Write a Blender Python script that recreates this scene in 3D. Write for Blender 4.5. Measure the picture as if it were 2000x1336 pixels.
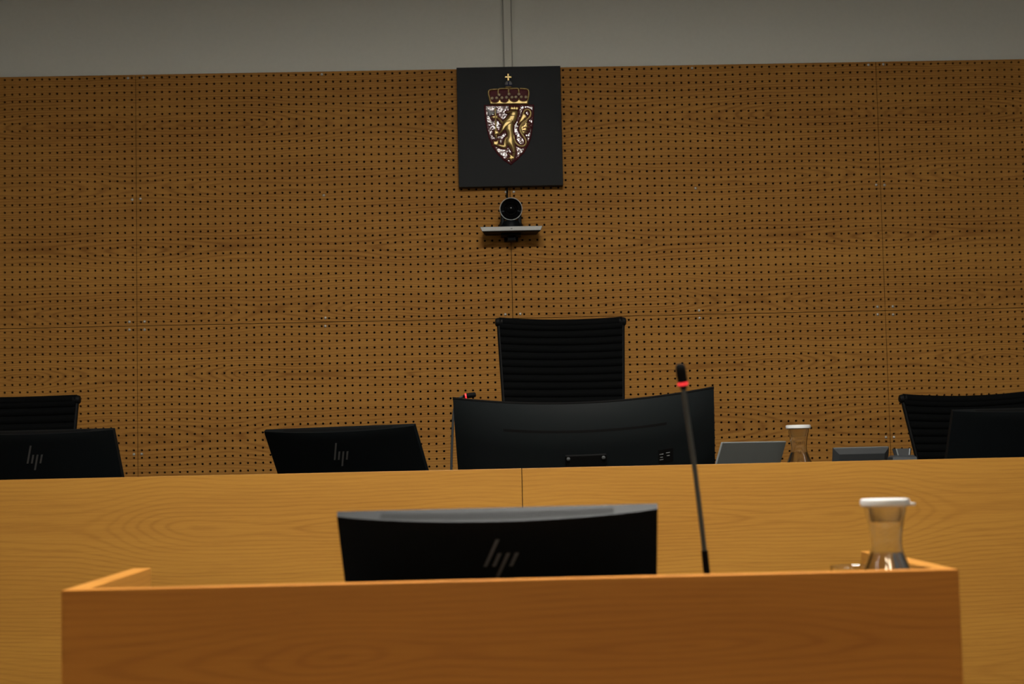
import bpy, bmesh, math, random
import numpy as np
from mathutils import Vector, Matrix

# ------------------------------------------------------------------ clear
for o in list(bpy.data.objects):
    bpy.data.objects.remove(o, do_unlink=True)
scene = bpy.context.scene
COL = scene.collection
rnd = random.Random(4)

# ------------------------------------------------------------------ camera
F = 3200.0                       # focal length in pixels of a 2000 x 1336 frame
YAW, PIT, ROL = 0.019322, 0.071297, -0.022193
CAMZ = 1.10
def cam_axes():
    cy, sy, cp, sp, cr, sr = math.cos(YAW), math.sin(YAW), math.cos(PIT), math.sin(PIT), math.cos(ROL), math.sin(ROL)
    f = Vector((sy*cp, cy*cp, sp)); r = Vector((cy, -sy, 0)); u = r.cross(f)
    return cr*r + sr*u, -sr*r + cr*u, f
RX, UX, FX = cam_axes()
cam_d = bpy.data.cameras.new('camera')
cam_d.sensor_fit = 'HORIZONTAL'; cam_d.sensor_width = 36.0; cam_d.lens = F*36/2000
cam_d.clip_start = 0.05; cam_d.clip_end = 60
cam_d.dof.use_dof = True; cam_d.dof.focus_distance = 5.7; cam_d.dof.aperture_fstop = 5.2
cam = bpy.data.objects.new('camera', cam_d); COL.objects.link(cam)
cam.matrix_world = Matrix(((RX.x, UX.x, -FX.x, 0), (RX.y, UX.y, -FX.y, 0), (RX.z, UX.z, -FX.z, CAMZ), (0, 0, 0, 1)))
scene.camera = cam
def at(px, py, Y):
    """point on the vertical plane y = Y that is seen at pixel (px, py)"""
    d = RX*((px-1000)/F) + UX*((668-py)/F) + FX
    k = Y/d.y
    return Vector((d.x*k, Y, CAMZ + d.z*k))

# ------------------------------------------------------------------ world, exposure
w = bpy.data.worlds.new('world'); scene.world = w; w.use_nodes = True
w.node_tree.nodes['Background'].inputs[0].default_value = (0.05, 0.05, 0.05, 1)
w.node_tree.nodes['Background'].inputs[1].default_value = 0.2
vs = scene.view_settings
vs.view_transform = 'Standard'; vs.look = 'None'; vs.gamma = 1.0; vs.use_curve_mapping = False
vs.exposure = -0.12
LIGHT_STRENGTH = 80.0
LIGHT_COLOR = (1.0, 0.96, 0.89)
REAR_FILL_STRENGTH, REAR_FILL_COLOR = 46.0, (1.0, 0.80, 0.55)  # unseen warm lamps, added to brighten the clerk desk front
STRIP_STRENGTH, STRIP_COLOR = 26.0, (0.90, 0.97, 1.0)      # slim tubes along both sides of the room
STRIPS = [(-3.7, 0.6, 3.6), (4.1, 0.6, 3.6)]
LIGHT_SPOTS = [(-0.12, 2.98), (0.54, 2.98), (-0.62, -1.0), (0.86, -1.0)]      # ceiling panels: two over the clerk desk, two added behind the camera to fill the desk front

# ------------------------------------------------------------------ materials
def new_mat(name):
    m = bpy.data.materials.new(name); m.use_nodes = True
    nt = m.node_tree; nt.nodes.clear()
    out = nt.nodes.new('ShaderNodeOutputMaterial'); b = nt.nodes.new('ShaderNodeBsdfPrincipled')
    nt.links.new(b.outputs[0], out.inputs[0])
    return m, nt, b
def P(name, col, rough=0.5, metal=0.0, spec=0.5, trans=0.0, ior=1.5, emit=None, estr=0.0, noise=0.0, bump=0.0, bscale=200.0, coat=0.0):
    m, nt, b = new_mat(name)
    b.inputs['Base Color'].default_value = (*col, 1)
    b.inputs['Roughness'].default_value = rough; b.inputs['Metallic'].default_value = metal
    b.inputs['Specular IOR Level'].default_value = spec
    b.inputs['Transmission Weight'].default_value = trans; b.inputs['IOR'].default_value = ior
    b.inputs['Coat Weight'].default_value = coat
    if emit:
        b.inputs['Emission Color'].default_value = (*emit, 1); b.inputs['Emission Strength'].default_value = estr
    if noise or bump:
        tc = nt.nodes.new('ShaderNodeTexCoord'); n = nt.nodes.new('ShaderNodeTexNoise')
        n.inputs['Scale'].default_value = bscale; n.inputs['Detail'].default_value = 3
        nt.links.new(tc.outputs['Object'], n.inputs['Vector'])
        if noise:
            mx = nt.nodes.new('ShaderNodeMix'); mx.data_type = 'RGBA'
            mx.inputs['A'].default_value = (*[c*(1-noise) for c in col], 1); mx.inputs['B'].default_value = (*[min(1, c*(1+noise)) for c in col], 1)
            nt.links.new(n.outputs[0], mx.inputs['Factor']); nt.links.new(mx.outputs['Result'], b.inputs['Base Color'])
        if bump:
            bp = nt.nodes.new('ShaderNodeBump'); bp.inputs['Strength'].default_value = bump; bp.inputs['Distance'].default_value = 0.002
            nt.links.new(n.outputs[0], bp.inputs['Height']); nt.links.new(bp.outputs[0], b.inputs['Normal'])
    return m

def wood(name, along='X', across='Z', mirror=None, leaf=0.29, seed=0.0, light=(0.60, 0.287, 0.047), dark=(0.36, 0.143, 0.019), leaf_off=0.0, contrast=1.0, rough=0.48, spec=0.35):
    """crown-cut oak veneer, laid in leaves; grain runs along one world axis; mirror=(origin, period) book-matches it"""
    m, nt, b = new_mat(name)
    N = nt.nodes.new; L = nt.links.new
    def math_(op, a, c=None, d=None):
        n = N('ShaderNodeMath'); n.operation = op
        for i, v in enumerate((a, c, d)):
            if v is None: continue
            if isinstance(v, (int, float)): n.inputs[i].default_value = v
            else: L(v, n.inputs[i])
        return n.outputs[0]
    def comb(x, y, z):
        n = N('ShaderNodeCombineXYZ')
        for i, v in enumerate((x, y, z)):
            if isinstance(v, (int, float)): n.inputs[i].default_value = v
            else: L(v, n.inputs[i])
        return n.outputs[0]
    def noise(vec, scale, detail=2, rough=0.5):
        n = N('ShaderNodeTexNoise'); n.inputs['Scale'].default_value = scale; n.inputs['Detail'].default_value = detail
        n.inputs['Roughness'].default_value = rough; L(vec, n.inputs['Vector']); return n.outputs[0]
    g = N('ShaderNodeNewGeometry'); s = N('ShaderNodeSeparateXYZ'); L(g.outputs['Position'], s.inputs[0])
    a = s.outputs[along]; c = s.outputs[across]
    if mirror:
        a = math_('PINGPONG', math_('SUBTRACT', a, mirror[0]), mirror[1])
    cw = math_('ADD', c, leaf_off)
    wob = noise(comb(math_('MULTIPLY', a, 1.3), math_('MULTIPLY', cw, 3.0), seed), 1.0, 2)
    cw2 = math_('ADD', cw, math_('MULTIPLY', math_('SUBTRACT', wob, 0.5), 0.06))
    leaf_id = math_('FLOOR', math_('DIVIDE', cw2, leaf))
    cc = math_('SUBTRACT', math_('SUBTRACT', cw2, math_('MULTIPLY', leaf_id, leaf)), leaf/2)
    d1 = noise(comb(math_('MULTIPLY', a, 1.15), math_('MULTIPLY', leaf_id, 7.31), seed+3.3), 1.0, 1)
    depth = math_('MULTIPLY', math_('SUBTRACT', d1, 0.34), 0.24)
    r = math_('SQRT', math_('ADD', math_('MULTIPLY', cc, cc), math_('MULTIPLY', depth, depth)))
    fine = noise(comb(math_('MULTIPLY', a, 5.0), math_('MULTIPLY', cw, 40.0), seed+9.0), 1.0, 2)
    mid = noise(comb(math_('MULTIPLY', a, 1.8), math_('MULTIPLY', cw, 16.0), seed+2.0), 1.0, 2)
    ph = math_('ADD', math_('MULTIPLY', r, 2*math.pi*95), math_('ADD', math_('MULTIPLY', fine, 4.0), math_('MULTIPLY', mid, 9.0)))
    band = math_('POWER', math_('ADD', math_('MULTIPLY', math_('SINE', ph), 0.5), 0.5), 3.0)
    fib = noise(comb(math_('MULTIPLY', a, 7.0), math_('MULTIPLY', cw, 420.0), seed+1.0), 1.0, 3, 0.7)
    pore = noise(comb(math_('MULTIPLY', a, 22.0), math_('MULTIPLY', cw, 700.0), seed+5.0), 1.0, 1)
    patch = noise(comb(math_('MULTIPLY', a, 2.3), math_('MULTIPLY', cw, 9.0), seed+4.0), 1.0, 2)
    fib2 = noise(comb(math_('MULTIPLY', a, 4.0), math_('MULTIPLY', cw, 150.0), seed+6.0), 1.0, 2, 0.6)
    tone = noise(comb(math_('MULTIPLY', a, 0.9), math_('MULTIPLY', cw, 6.0), seed+7.0), 1.0, 2)
    band = math_('MULTIPLY', band, math_('MULTIPLY', patch, 1.3))
    f = math_('ADD', math_('MULTIPLY', band, 0.40*contrast), math_('MULTIPLY', math_('SUBTRACT', fib, 0.35), 0.70*contrast))
    f = math_('ADD', f, math_('MULTIPLY', math_('SUBTRACT', fib2, 0.45), 0.65*contrast))
    f = math_('ADD', f, math_('MULTIPLY', math_('SUBTRACT', tone, 0.5), 0.7))
    f = math_('ADD', f, math_('MULTIPLY', math_('GREATER_THAN', pore, 0.64), 0.15))
    f.node.use_clamp = True
    mx = N('ShaderNodeMix'); mx.data_type = 'RGBA'
    mx.inputs['A'].default_value = (*light, 1); mx.inputs['B'].default_value = (*dark, 1)
    L(f, mx.inputs['Factor']); L(mx.outputs['Result'], b.inputs['Base Color'])
    b.inputs['Roughness'].default_value = rough; b.inputs['Specular IOR Level'].default_value = spec
    bp = N('ShaderNodeBump'); bp.inputs['Strength'].default_value = 0.06; bp.inputs['Distance'].default_value = 0.001
    L(fib, bp.inputs['Height']); L(bp.outputs[0], b.inputs['Normal'])
    return m

SEAM_X, SEAM_Z, WALL_Y = 0.1407, 1.7006, 6.9845       # centre joint of the acoustic panels
PITCH, GAP = 0.032, 0.0015
PW = 50*PITCH + GAP
BENCH_SEAM = 0.111
M = {}
M['oak_wall'] = wood('oak_veneer_wall', mirror=(SEAM_X, PW), leaf=0.27, seed=2.0, light=(0.54, 0.262, 0.054), dark=(0.265, 0.104, 0.018), contrast=1.5, rough=0.65, spec=0.15)
M['oak_bench'] = wood('oak_veneer_bench', mirror=(BENCH_SEAM, 2.5), leaf=0.46, seed=5.2, leaf_off=0.224, light=(0.48, 0.231, 0.035), dark=(0.285, 0.111, 0.0135))
M['desk_linoleum'] = P('charcoal_desk_linoleum', (0.028, 0.029, 0.030), 0.6, spec=0.3, noise=0.15, bscale=150)
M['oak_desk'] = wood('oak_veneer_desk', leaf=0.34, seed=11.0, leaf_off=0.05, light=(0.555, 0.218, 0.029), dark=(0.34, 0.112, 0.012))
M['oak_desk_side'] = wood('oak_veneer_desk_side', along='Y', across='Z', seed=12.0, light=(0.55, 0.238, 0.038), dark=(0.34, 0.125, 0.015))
M['plaster'] = P('plaster', (0.83, 0.84, 0.76), 0.9, spec=0.2, noise=0.03, bump=0.05, bscale=60)
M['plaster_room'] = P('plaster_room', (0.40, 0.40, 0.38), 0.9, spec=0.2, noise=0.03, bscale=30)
M['ceiling'] = P('ceiling_paint', (0.70, 0.70, 0.68), 0.95, spec=0.2, noise=0.03, bscale=30)
M['carpet'] = P('carpet', (0.10, 0.09, 0.085), 0.95, spec=0.1, noise=0.25, bump=0.4, bscale=300)
M['felt'] = P('black_felt', (0.006, 0.005, 0.004), 1.0, spec=0.05, noise=0.2, bscale=400)
M['screw'] = P('zinc_screw', (0.72, 0.70, 0.66), 0.42, metal=0.8, noise=0.15, bscale=300)
M['recess'] = P('screw_recess', (0.03, 0.028, 0.025), 0.6, noise=0.1)
M['board'] = P('black_board', (0.0042, 0.0058, 0.0068), 0.5, spec=0.16, noise=0.1, bscale=80)
M['gold'] = P('gold_paint', (0.43, 0.31, 0.115), 0.33, metal=0.6, noise=0.08, bump=0.08, bscale=120)
M['pearl'] = P('pearl_gold', (0.72, 0.60, 0.40), 0.30, metal=0.4, noise=0.05)
M['blue'] = P('blue_enamel', (0.03, 0.035, 0.10), 0.2, noise=0.1)
M['silver'] = P('silver_paint', (0.26, 0.26, 0.26), 0.5, metal=0.2, noise=0.06)
M['red'] = P('dark_red_enamel', (0.085, 0.006, 0.010), 0.55, spec=0.2, noise=0.15)
M['black_plastic'] = P('black_plastic', (0.0045, 0.0062, 0.0072), 0.48, spec=0.13, noise=0.15, bump=0.03, bscale=500)
M['curved_plastic'] = P('curved_plastic', (0.010, 0.0125, 0.0135), 0.45, spec=0.12, noise=0.1, bump=0.03, bscale=500)
M['laptop_lid'] = P('laptop_lid', (0.245, 0.262, 0.255), 0.42, spec=0.4, noise=0.04, bscale=20)
M['mic_stem'] = P('mic_stem_grey', (0.075, 0.092, 0.100), 0.40, spec=0.4, noise=0.06)
M['grey_plastic'] = P('graphite_plastic', (0.035, 0.038, 0.040), 0.42, noise=0.1, bump=0.03, bscale=500)
M['black_gloss'] = P('black_gloss', (0.003, 0.003, 0.0035), 0.12, spec=0.12, noise=0.1)
M['matt_black'] = P('matt_black', (0.003, 0.003, 0.003), 0.7, spec=0.15, noise=0.1)
M['screen'] = P('dark_screen', (0.008, 0.009, 0.010), 0.15, noise=0.1)
M['chrome'] = P('chrome_logo', (0.26, 0.255, 0.24), 0.3, metal=0.75, noise=0.03)
M['fabric'] = P('black_fabric', (0.0026, 0.0030, 0.0032), 0.85, spec=0.06, noise=0.25, bump=0.25, bscale=900)
M['rail'] = P('black_coated_metal', (0.005, 0.005, 0.005), 0.55, spec=.12, metal=0.0, noise=0.1)
M['alu'] = P('brushed_aluminium', (0.20, 0.215, 0.215), 0.40, metal=0.35, noise=0.06, bscale=40)
M['alu_light'] = P('silver_plastic', (0.56, 0.57, 0.55), 0.45, metal=0.1, noise=0.05)
M['white'] = P('white_plastic', (0.78, 0.79, 0.78), 0.35, noise=0.03)
M['frost'] = P('frosted_plug', (0.96, 0.95, 0.93), 0.35, trans=1.0, ior=1.12, noise=0.02)
M['glass'] = P('clear_glass', (0.98, 0.99, 0.99), 0.02, trans=1.0, ior=1.47, noise=0.004)
M['water'] = P('water', (0.98, 0.99, 0.99), 0.0, trans=1.0, ior=1.33, noise=0.004)
M['red_led'] = P('red_led_ring', (0.6, 0.02, 0.02), 0.4, emit=(1.0, 0.045, 0.05), estr=0.95, noise=0.05)
M['port'] = P('port_metal', (0.45, 0.45, 0.45), 0.4, metal=0.4, noise=0.05)
M['duct_channel_shaded'] = P('trunking_channel_shaded', (0.40, 0.40, 0.35), 0.7, noise=0.03)  # darker than the cover: shadow of the side gaps put into the colour
M['duct'] = P('trunking_plastic', (0.78, 0.78, 0.69), 0.6, noise=0.03)
M['lamp_strip'] = P('lamp_tube', (0.9, 0.9, 0.9), 0.5, emit=STRIP_COLOR, estr=STRIP_STRENGTH, noise=0.01)
M['lamp_rear_fill'] = P('added_warm_fill', (0.9, 0.9, 0.9), 0.5, emit=REAR_FILL_COLOR, estr=REAR_FILL_STRENGTH, noise=0.01)
M['lamp'] = P('lamp_diffuser', (0.9, 0.9, 0.9), 0.5, emit=LIGHT_COLOR, estr=LIGHT_STRENGTH, noise=0.01)

def red_field():
    # hammered, glossy red enamel: its relief catches the ceiling lights
    m, nt, b = new_mat('hammered_red_enamel')
    tc = nt.nodes.new('ShaderNodeTexCoord'); n = nt.nodes.new('ShaderNodeTexNoise'); v = nt.nodes.new('ShaderNodeTexNoise')
    n.inputs['Scale'].default_value = 55; n.inputs['Detail'].default_value = 2; v.inputs['Scale'].default_value = 40
    mx = nt.nodes.new('ShaderNodeMix'); mx.data_type = 'RGBA'
    mx.inputs['A'].default_value = (0.16, 0.010, 0.016, 1); mx.inputs['B'].default_value = (0.10, 0.006, 0.012, 1)
    bp = nt.nodes.new('ShaderNodeBump'); bp.inputs['Strength'].default_value = 1.0; bp.inputs['Distance'].default_value = 0.006
    L = nt.links.new
    L(tc.outputs['Object'], n.inputs['Vector']); L(tc.outputs['Object'], v.inputs['Vector'])
    L(v.outputs[0], mx.inputs['Factor']); L(mx.outputs['Result'], b.inputs['Base Color'])
    L(n.outputs[0], bp.inputs['Height']); L(bp.outputs[0], b.inputs['Normal'])
    b.inputs['Roughness'].default_value = 0.14; b.inputs['Specular IOR Level'].default_value = 1.0
    b.inputs['Coat Weight'].default_value = 1.0; b.inputs['Coat Roughness'].default_value = 0.12; b.inputs['Coat IOR'].default_value = 2.3
    L(bp.outputs[0], b.inputs['Coat Normal'])
    return m
M['red_field'] = red_field()

# ------------------------------------------------------------------ mesh helpers (vertices are given in world metres)
def base_of(parent):
    off = Vector((0, 0, 0)); p = parent
    while p is not None:
        off += p.location; p = p.parent
    return off
def obj(name, verts, faces, mat, parent=None, smooth=False, loc=None):
    me = bpy.data.meshes.new(name)
    off = base_of(parent) if parent is not None else (Vector(loc) if loc is not None else Vector((0, 0, 0)))
    me.from_pydata([(v[0]-off.x, v[1]-off.y, v[2]-off.z) for v in verts], [], faces)
    me.materials.append(M[mat]); me.update()
    if smooth:
        for p in me.polygons: p.use_smooth = True
    o = bpy.data.objects.new(name, me); COL.objects.link(o)
    if parent is not None: o.parent = parent
    elif loc is not None: o.location = loc
    return o
def tag(o, label=None, cat=None, group=None, kind=None):
    if label: o['label'] = label
    if cat: o['category'] = cat
    if group: o['group'] = group
    if kind: o['kind'] = kind
    return o
def thing(name, label, cat, loc, group=None):
    o = bpy.data.objects.new(name, None); COL.objects.link(o); o.location = loc; o.empty_display_size = 0.05
    return tag(o, label, cat, group)

class MB:
    def __init__(s): s.v = []; s.f = []
    def add(s, v, f):
        n = len(s.v); s.v += [tuple(q) for q in v]; s.f += [tuple(i+n for i in q) for q in f]; return s
    def box(s, x0, x1, y0, y1, z0, z1, bev=0.0, T=None):
        bm = bmesh.new()
        bmesh.ops.create_cube(bm, size=1.0)
        for q in bm.verts:
            q.co = Vector(((x0+x1)/2 + q.co.x*(x1-x0), (y0+y1)/2 + q.co.y*(y1-y0), (z0+z1)/2 + q.co.z*(z1-z0)))
        if bev: bmesh.ops.bevel(bm, geom=bm.edges[:], offset=bev, segments=2, affect='EDGES', profile=0.5)
        bm.verts.index_update()
        vs_ = [(T(q.co) if T else q.co.copy()) for q in bm.verts]; fs = [[q.index for q in f.verts] for f in bm.faces]
        bm.free(); return s.add(vs_, fs)
    def tube(s, path, rad, n=12, caps=True):
        path = [Vector(p) for p in path]
        if isinstance(rad, (int, float)): rad = [rad]*len(path)
        vs_, fs = [], []; up = None
        for i, p in enumerate(path):
            t = (path[min(i+1, len(path)-1)] - path[max(i-1, 0)]).normalized()
            if up is None: up = Vector((0, 0, 1)) if abs(t.z) < 0.9 else Vector((1, 0, 0))
            a = t.cross(up).normalized(); b_ = a.cross(t).normalized(); up = b_
            for k in range(n):
                an = 2*math.pi*k/n; vs_.append(p + (a*math.cos(an) + b_*math.sin(an))*rad[i])
        for i in range(len(path)-1):
            for k in range(n):
                fs.append((i*n+k, i*n+(k+1) % n, (i+1)*n+(k+1) % n, (i+1)*n+k))
        if caps:
            fs.append(tuple(reversed(range(n)))); fs.append(tuple((len(path)-1)*n+k for k in range(n)))
        return s.add(vs_, fs)
    def lathe(s, prof, c, n=48, closed=False, axis=None, cap0=True, cap1=True):
        """prof = [(r, z)] about the vertical through c, or about `axis` (unit vector)"""
        c = Vector(c); ax = Vector(axis or (0, 0, 1)).normalized()
        e1 = ax.orthogonal().normalized(); e2 = ax.cross(e1)
        vs_, fs = [], []
        for r, z in prof:
            for k in range(n):
                an = 2*math.pi*k/n; vs_.append(c + ax*z + (e1*math.cos(an) + e2*math.sin(an))*r)
        m = len(prof)
        for i in range(m if closed else m-1):
            j = (i+1) % m
            for k in range(n): fs.append((i*n+k, i*n+(k+1) % n, j*n+(k+1) % n, j*n+k))
        if not closed:
            if cap0: fs.append(tuple(reversed(range(n))))
            if cap1: fs.append(tuple((m-1)*n+k for k in range(n)))
        return s.add(vs_, fs)
    def grid(s, fn, nu, nv):
        vs_ = [fn(i/nu, j/nv) for j in range(nv+1) for i in range(nu+1)]
        fs = [(j*(nu+1)+i, j*(nu+1)+i+1, (j+1)*(nu+1)+i+1, (j+1)*(nu+1)+i) for j in range(nv) for i in range(nu)]
        return s.add(vs_, fs)
    def slab(s, fa, fb, nu, nv):
        """solid between two surfaces fa and fb over the unit square"""
        n0 = len(s.v); s.grid(fa, nu, nv); n1 = len(s.v); s.grid(fb, nu, nv)
        ring = [i for i in range(nu)] + [j*(nu+1)+nu for j in range(nv)] + [nv*(nu+1)+i for i in range(nu, 0, -1)] + [j*(nu+1) for j in range(nv, 0, -1)]
        for k in range(len(ring)):
            a, b_ = ring[k], ring[(k+1) % len(ring)]
            s.f.append((n0+a, n0+b_, n1+b_, n1+a))
        return s
    def build(s, name, mat, parent=None, smooth=False, loc=None):
        o = obj(name, s.v, s.f, mat, parent, smooth, loc)
        bm = bmesh.new(); bm.from_mesh(o.data); bmesh.ops.recalc_face_normals(bm, faces=bm.faces[:]); bm.to_mesh(o.data); bm.free()
        if smooth:
            try: o.data.set_sharp_from_angle(angle=math.radians(40))
            except Exception: pass
        return o
def boxobj(name, mat, parent, x0, x1, y0, y1, z0, z1, bev=0.0, loc=None):
    return MB().box(x0, x1, y0, y1, z0, z1, bev).build(name, mat, parent, loc=loc)

# ------------------------------------------------------------------ room
RX0, RX1, RY0, RY1, RH = SEAM_X-3*PW-0.02, SEAM_X+3*PW+0.02, -3.0, 7.03, 3.60
tag(boxobj('floor', 'carpet', None, RX0-.1, RX1+.1, RY0-.1, RY1+.1, -.1, 0), 'dark grey carpeted floor of the courtroom', 'floor', kind='structure')
tag(boxobj('ceiling', 'ceiling', None, RX0-.1, RX1+.1, RY0-.1, RY1+.1, RH, RH+.1), 'plain off-white ceiling of the courtroom', 'ceiling', kind='structure')
wall_back = boxobj('wall_back', 'plaster', None, RX0-.1, RX1+.1, RY1, RY1+.12, 0, RH)
tag(wall_back, 'grey-beige plaster wall clad with perforated oak panels behind the bench', 'wall', kind='structure')
tag(boxobj('wall_left', 'plaster_room', None, RX0-.12, RX0, RY0, RY1, 0, RH), 'plain plaster side wall at the left end of the bench', 'wall', kind='structure')
tag(boxobj('wall_right', 'plaster_room', None, RX1, RX1+.12, RY0, RY1, 0, RH), 'plain plaster side wall at the right end of the bench', 'wall', kind='structure')
tag(boxobj('wall_front', 'plaster_room', None, RX0, RX1, RY0-.12, RY0, 0, RH), 'plain plaster wall facing the judges bench', 'wall', kind='structure')

# perforated panels: real holes, one mesh shared by every panel of a row
def panel_mesh(name, nx, ny, top_trim):
    h = GAP/2; R_ = 0.0049; T_ = 0.016; n = 12
    xs = [i*PITCH for i in range(nx+1)]; xs[0] += .0005; xs[-1] -= .0005
    zs = [j*PITCH for j in range(ny+1)]; zs[0] += .0005; zs[-1] -= top_trim + .0005
    V = []; Fc = []
    for j in range(ny+1):
        for i in range(nx+1): V.append((xs[i], 0, zs[j]))
    ring = [(R_*math.cos(math.radians(15+30*k)), R_*math.sin(math.radians(15+30*k))) for k in range(n)]
    for j in range(ny):
        for i in range(nx):
            cx, cz = (i+.5)*PITCH, (j+.5)*PITCH; b0 = len(V)
            V += [(cx+a, 0, cz+b_) for a, b_ in ring]; V += [(cx+a, T_, cz+b_) for a, b_ in ring]
            c = [(j+1)*(nx+1)+i+1, (j+1)*(nx+1)+i, j*(nx+1)+i, j*(nx+1)+i+1]      # corners at 45, 135, 225, 315 degrees
            for q in range(4):
                k = q*3
                Fc += [(c[q], b0+k+1, b0+k), (c[q], b0+k+2, b0+k+1)]
                Fc.append((c[q], c[(q+1) % 4], b0+(k+3) % n, b0+k+2))
            for k in range(n):
                k2 = (k+1) % n; Fc.append((b0+k, b0+k2, b0+n+k2, b0+n+k))
    # edges
    b0 = len(V); X0, X1, Z0, Z1 = xs[0], xs[-1], zs[0], zs[-1]
    V += [(X0, 0, Z0), (X1, 0, Z0), (X1, 0, Z1), (X0, 0, Z1), (X0, T_, Z0), (X1, T_, Z0), (X1, T_, Z1), (X0, T_, Z1)]
    for k in range(4):
        k2 = (k+1) % 4; Fc.append((b0+k, b0+4+k, b0+4+k2, b0+k2))
    me = bpy.data.meshes.new(name); me.from_pydata(V, [], Fc); me.materials.append(M['oak_wall']); me.update(); return me
me_up = panel_mesh('acoustic_panel_upper', 50, 34, 0.0025)
me_lo = panel_mesh('acoustic_panel_lower', 50, 34, 0.0)
screw_proto = MB().lathe([(0.0001, 0.0034), (0.0022, 0.0032), (0.0045, 0.0022), (0.0060, 0.0008), (0.0062, 0.0)], (0, 0, 0), 14, axis=(0, -1, 0))
me_screw = screw_proto.build('screw', 'screw', None, smooth=True)
slot = MB().box(-0.0035, 0.0035, -0.0036, -0.0028, -0.0006, 0.0006); slot.box(-0.0006, 0.0006, -0.0036, -0.0028, -0.0035, 0.0035)
n0 = len(me_screw.data.materials)
scr_mesh = me_screw.data
bpy.data.objects.remove(me_screw)
for k in range(-3, 3):
    for row in (0, 1):
        o = bpy.data.objects.new('acoustic_panel', me_up if row else me_lo); COL.objects.link(o); o.parent = wall_back
        o.location = (SEAM_X + k*PW + GAP/2, WALL_Y, SEAM_Z + GAP/2 if row else SEAM_Z - GAP/2 - 34*PITCH)
        for (u, v) in ((1, .5), (49, .5), (1, 33.5), (49, 33.5), (.5, 17), (49.5, 17), (25, .5), (25, 33.5), (25, 17)):
            s = bpy.data.objects.new('screw', scr_mesh); COL.objects.link(s); s.parent = o
            s.location = (u*PITCH + rnd.uniform(-.001, .001), -0.0002, v*PITCH + rnd.uniform(-.0015, .0015)); s.rotation_euler = (0, rnd.uniform(0, 6), 0)
boxobj('felt_backing', 'felt', wall_back, RX0+.01, RX1-.01, WALL_Y+.0165, WALL_Y+.024, .63, SEAM_Z+34*PITCH-.0045)
for k in range(-3, 3):
    boxobj('plinth_panel', 'oak_wall', wall_back, SEAM_X+k*PW+GAP/2, SEAM_X+(k+1)*PW-GAP/2, WALL_Y, WALL_Y+.016, 0.172, SEAM_Z-34*PITCH-.004)
for k in range(-6, 7):
    boxobj('batten', 'felt', wall_back, SEAM_X+k*PW/2-.02, SEAM_X+k*PW/2+.02, WALL_Y+.024, RY1, .175, SEAM_Z+34*PITCH-.015)

plat = boxobj('platform', 'carpet', None, RX0, RX1, 4.76, RY1, 0, 0.17); tag(plat, 'low carpeted platform under the judges bench and chairs', 'platform', kind='structure')

# ceiling lights; the rear pair is added fill
LG = 'ceiling light panels'
for (x, y) in LIGHT_SPOTS:
    t = thing('ceiling_light', 'square white ceiling light right above the clerk desk' if y > 2 else 'added warm square fill light above the empty floor facing the clerk desk', 'light', (x, y, RH), LG)
    fr = MB(); s_ = 0.31
    for (a0, a1, b0, b1) in ((-s_, s_, -s_, -s_+.012), (-s_, s_, s_-.012, s_), (-s_, -s_+.012, -s_, s_), (s_-.012, s_, -s_, s_)):
        fr.box(x+a0, x+a1, y+b0, y+b1, RH-.060, RH)
    fr.build('frame', 'white', t)
    boxobj('diffuser', 'lamp' if y > 2 else 'lamp_rear_fill', t, x-s_+.012, x+s_-.012, y-s_+.012, y+s_-.012, RH-.014, RH-.002)

for (x, y0, y1) in STRIPS:
    t = thing('strip_light', 'long slim white ceiling tube light along the plain side wall', 'light', (x, (y0+y1)/2, RH), 'slim ceiling tubes')
    boxobj('housing', 'white', t, x-.07, x+.07, y0-.03, y1+.03, RH-.03, RH)
    boxobj('tube', 'lamp_strip', t, x-.025, x+.025, y0, y1, RH-.045, RH-.0305)

# ------------------------------------------------------------------ judges bench
BF, BT, BD = 4.72, 1.0725, 0.905        # front face y, top of the front, desk surface
bench = thing('judges_bench', 'long oak-veneered judges bench with tall plain front', 'bench', (BENCH_SEAM, BF+.4, 0))
for s in (-1, 1):
    x0, x1 = sorted((BENCH_SEAM + s*0.0009, BENCH_SEAM + s*2.5))
    MB().box(x0, x1, BF, BF+.03, 0.0, BT, 0.0012).build('front_panel', 'oak_bench', bench)
boxobj('desk_top', 'desk_linoleum', bench, BENCH_SEAM-2.47, BENCH_SEAM+2.47, BF+.03, BF+.74, BD-.03, BD, .001)
for s in (-1, 1):
    xe = BENCH_SEAM + s*2.485
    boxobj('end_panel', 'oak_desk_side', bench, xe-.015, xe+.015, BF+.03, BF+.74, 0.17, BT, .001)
for xs_ in (-1.0, 1.0):
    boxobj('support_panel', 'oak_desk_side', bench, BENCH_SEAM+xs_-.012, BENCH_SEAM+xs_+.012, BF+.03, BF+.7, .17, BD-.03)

# ------------------------------------------------------------------ clerk desk in front
DF, DT, DD = 2.57, 0.9125, 0.74
DX0, DX1 = -0.657, 0.741
desk = thing('clerk_desk', 'oak-veneered clerk desk with raised front and low side screens', 'desk', ((DX0+DX1)/2, DF+.3, 0))
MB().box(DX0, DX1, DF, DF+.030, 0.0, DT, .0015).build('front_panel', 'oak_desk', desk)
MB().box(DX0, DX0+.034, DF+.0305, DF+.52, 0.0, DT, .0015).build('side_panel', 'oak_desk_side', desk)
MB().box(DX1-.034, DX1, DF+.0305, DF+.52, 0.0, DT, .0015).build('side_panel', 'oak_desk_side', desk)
boxobj('desk_top', 'desk_linoleum', desk, DX0+.0345, DX1-.0345, DF+.0305, DF+.80, DD-.03, DD, .001)
for x in (DX0+.1, DX1-.1):
    boxobj('leg', 'rail', desk, x-.025, x+.025, DF+.72, DF+.77, 0, DD-.03)

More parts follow.
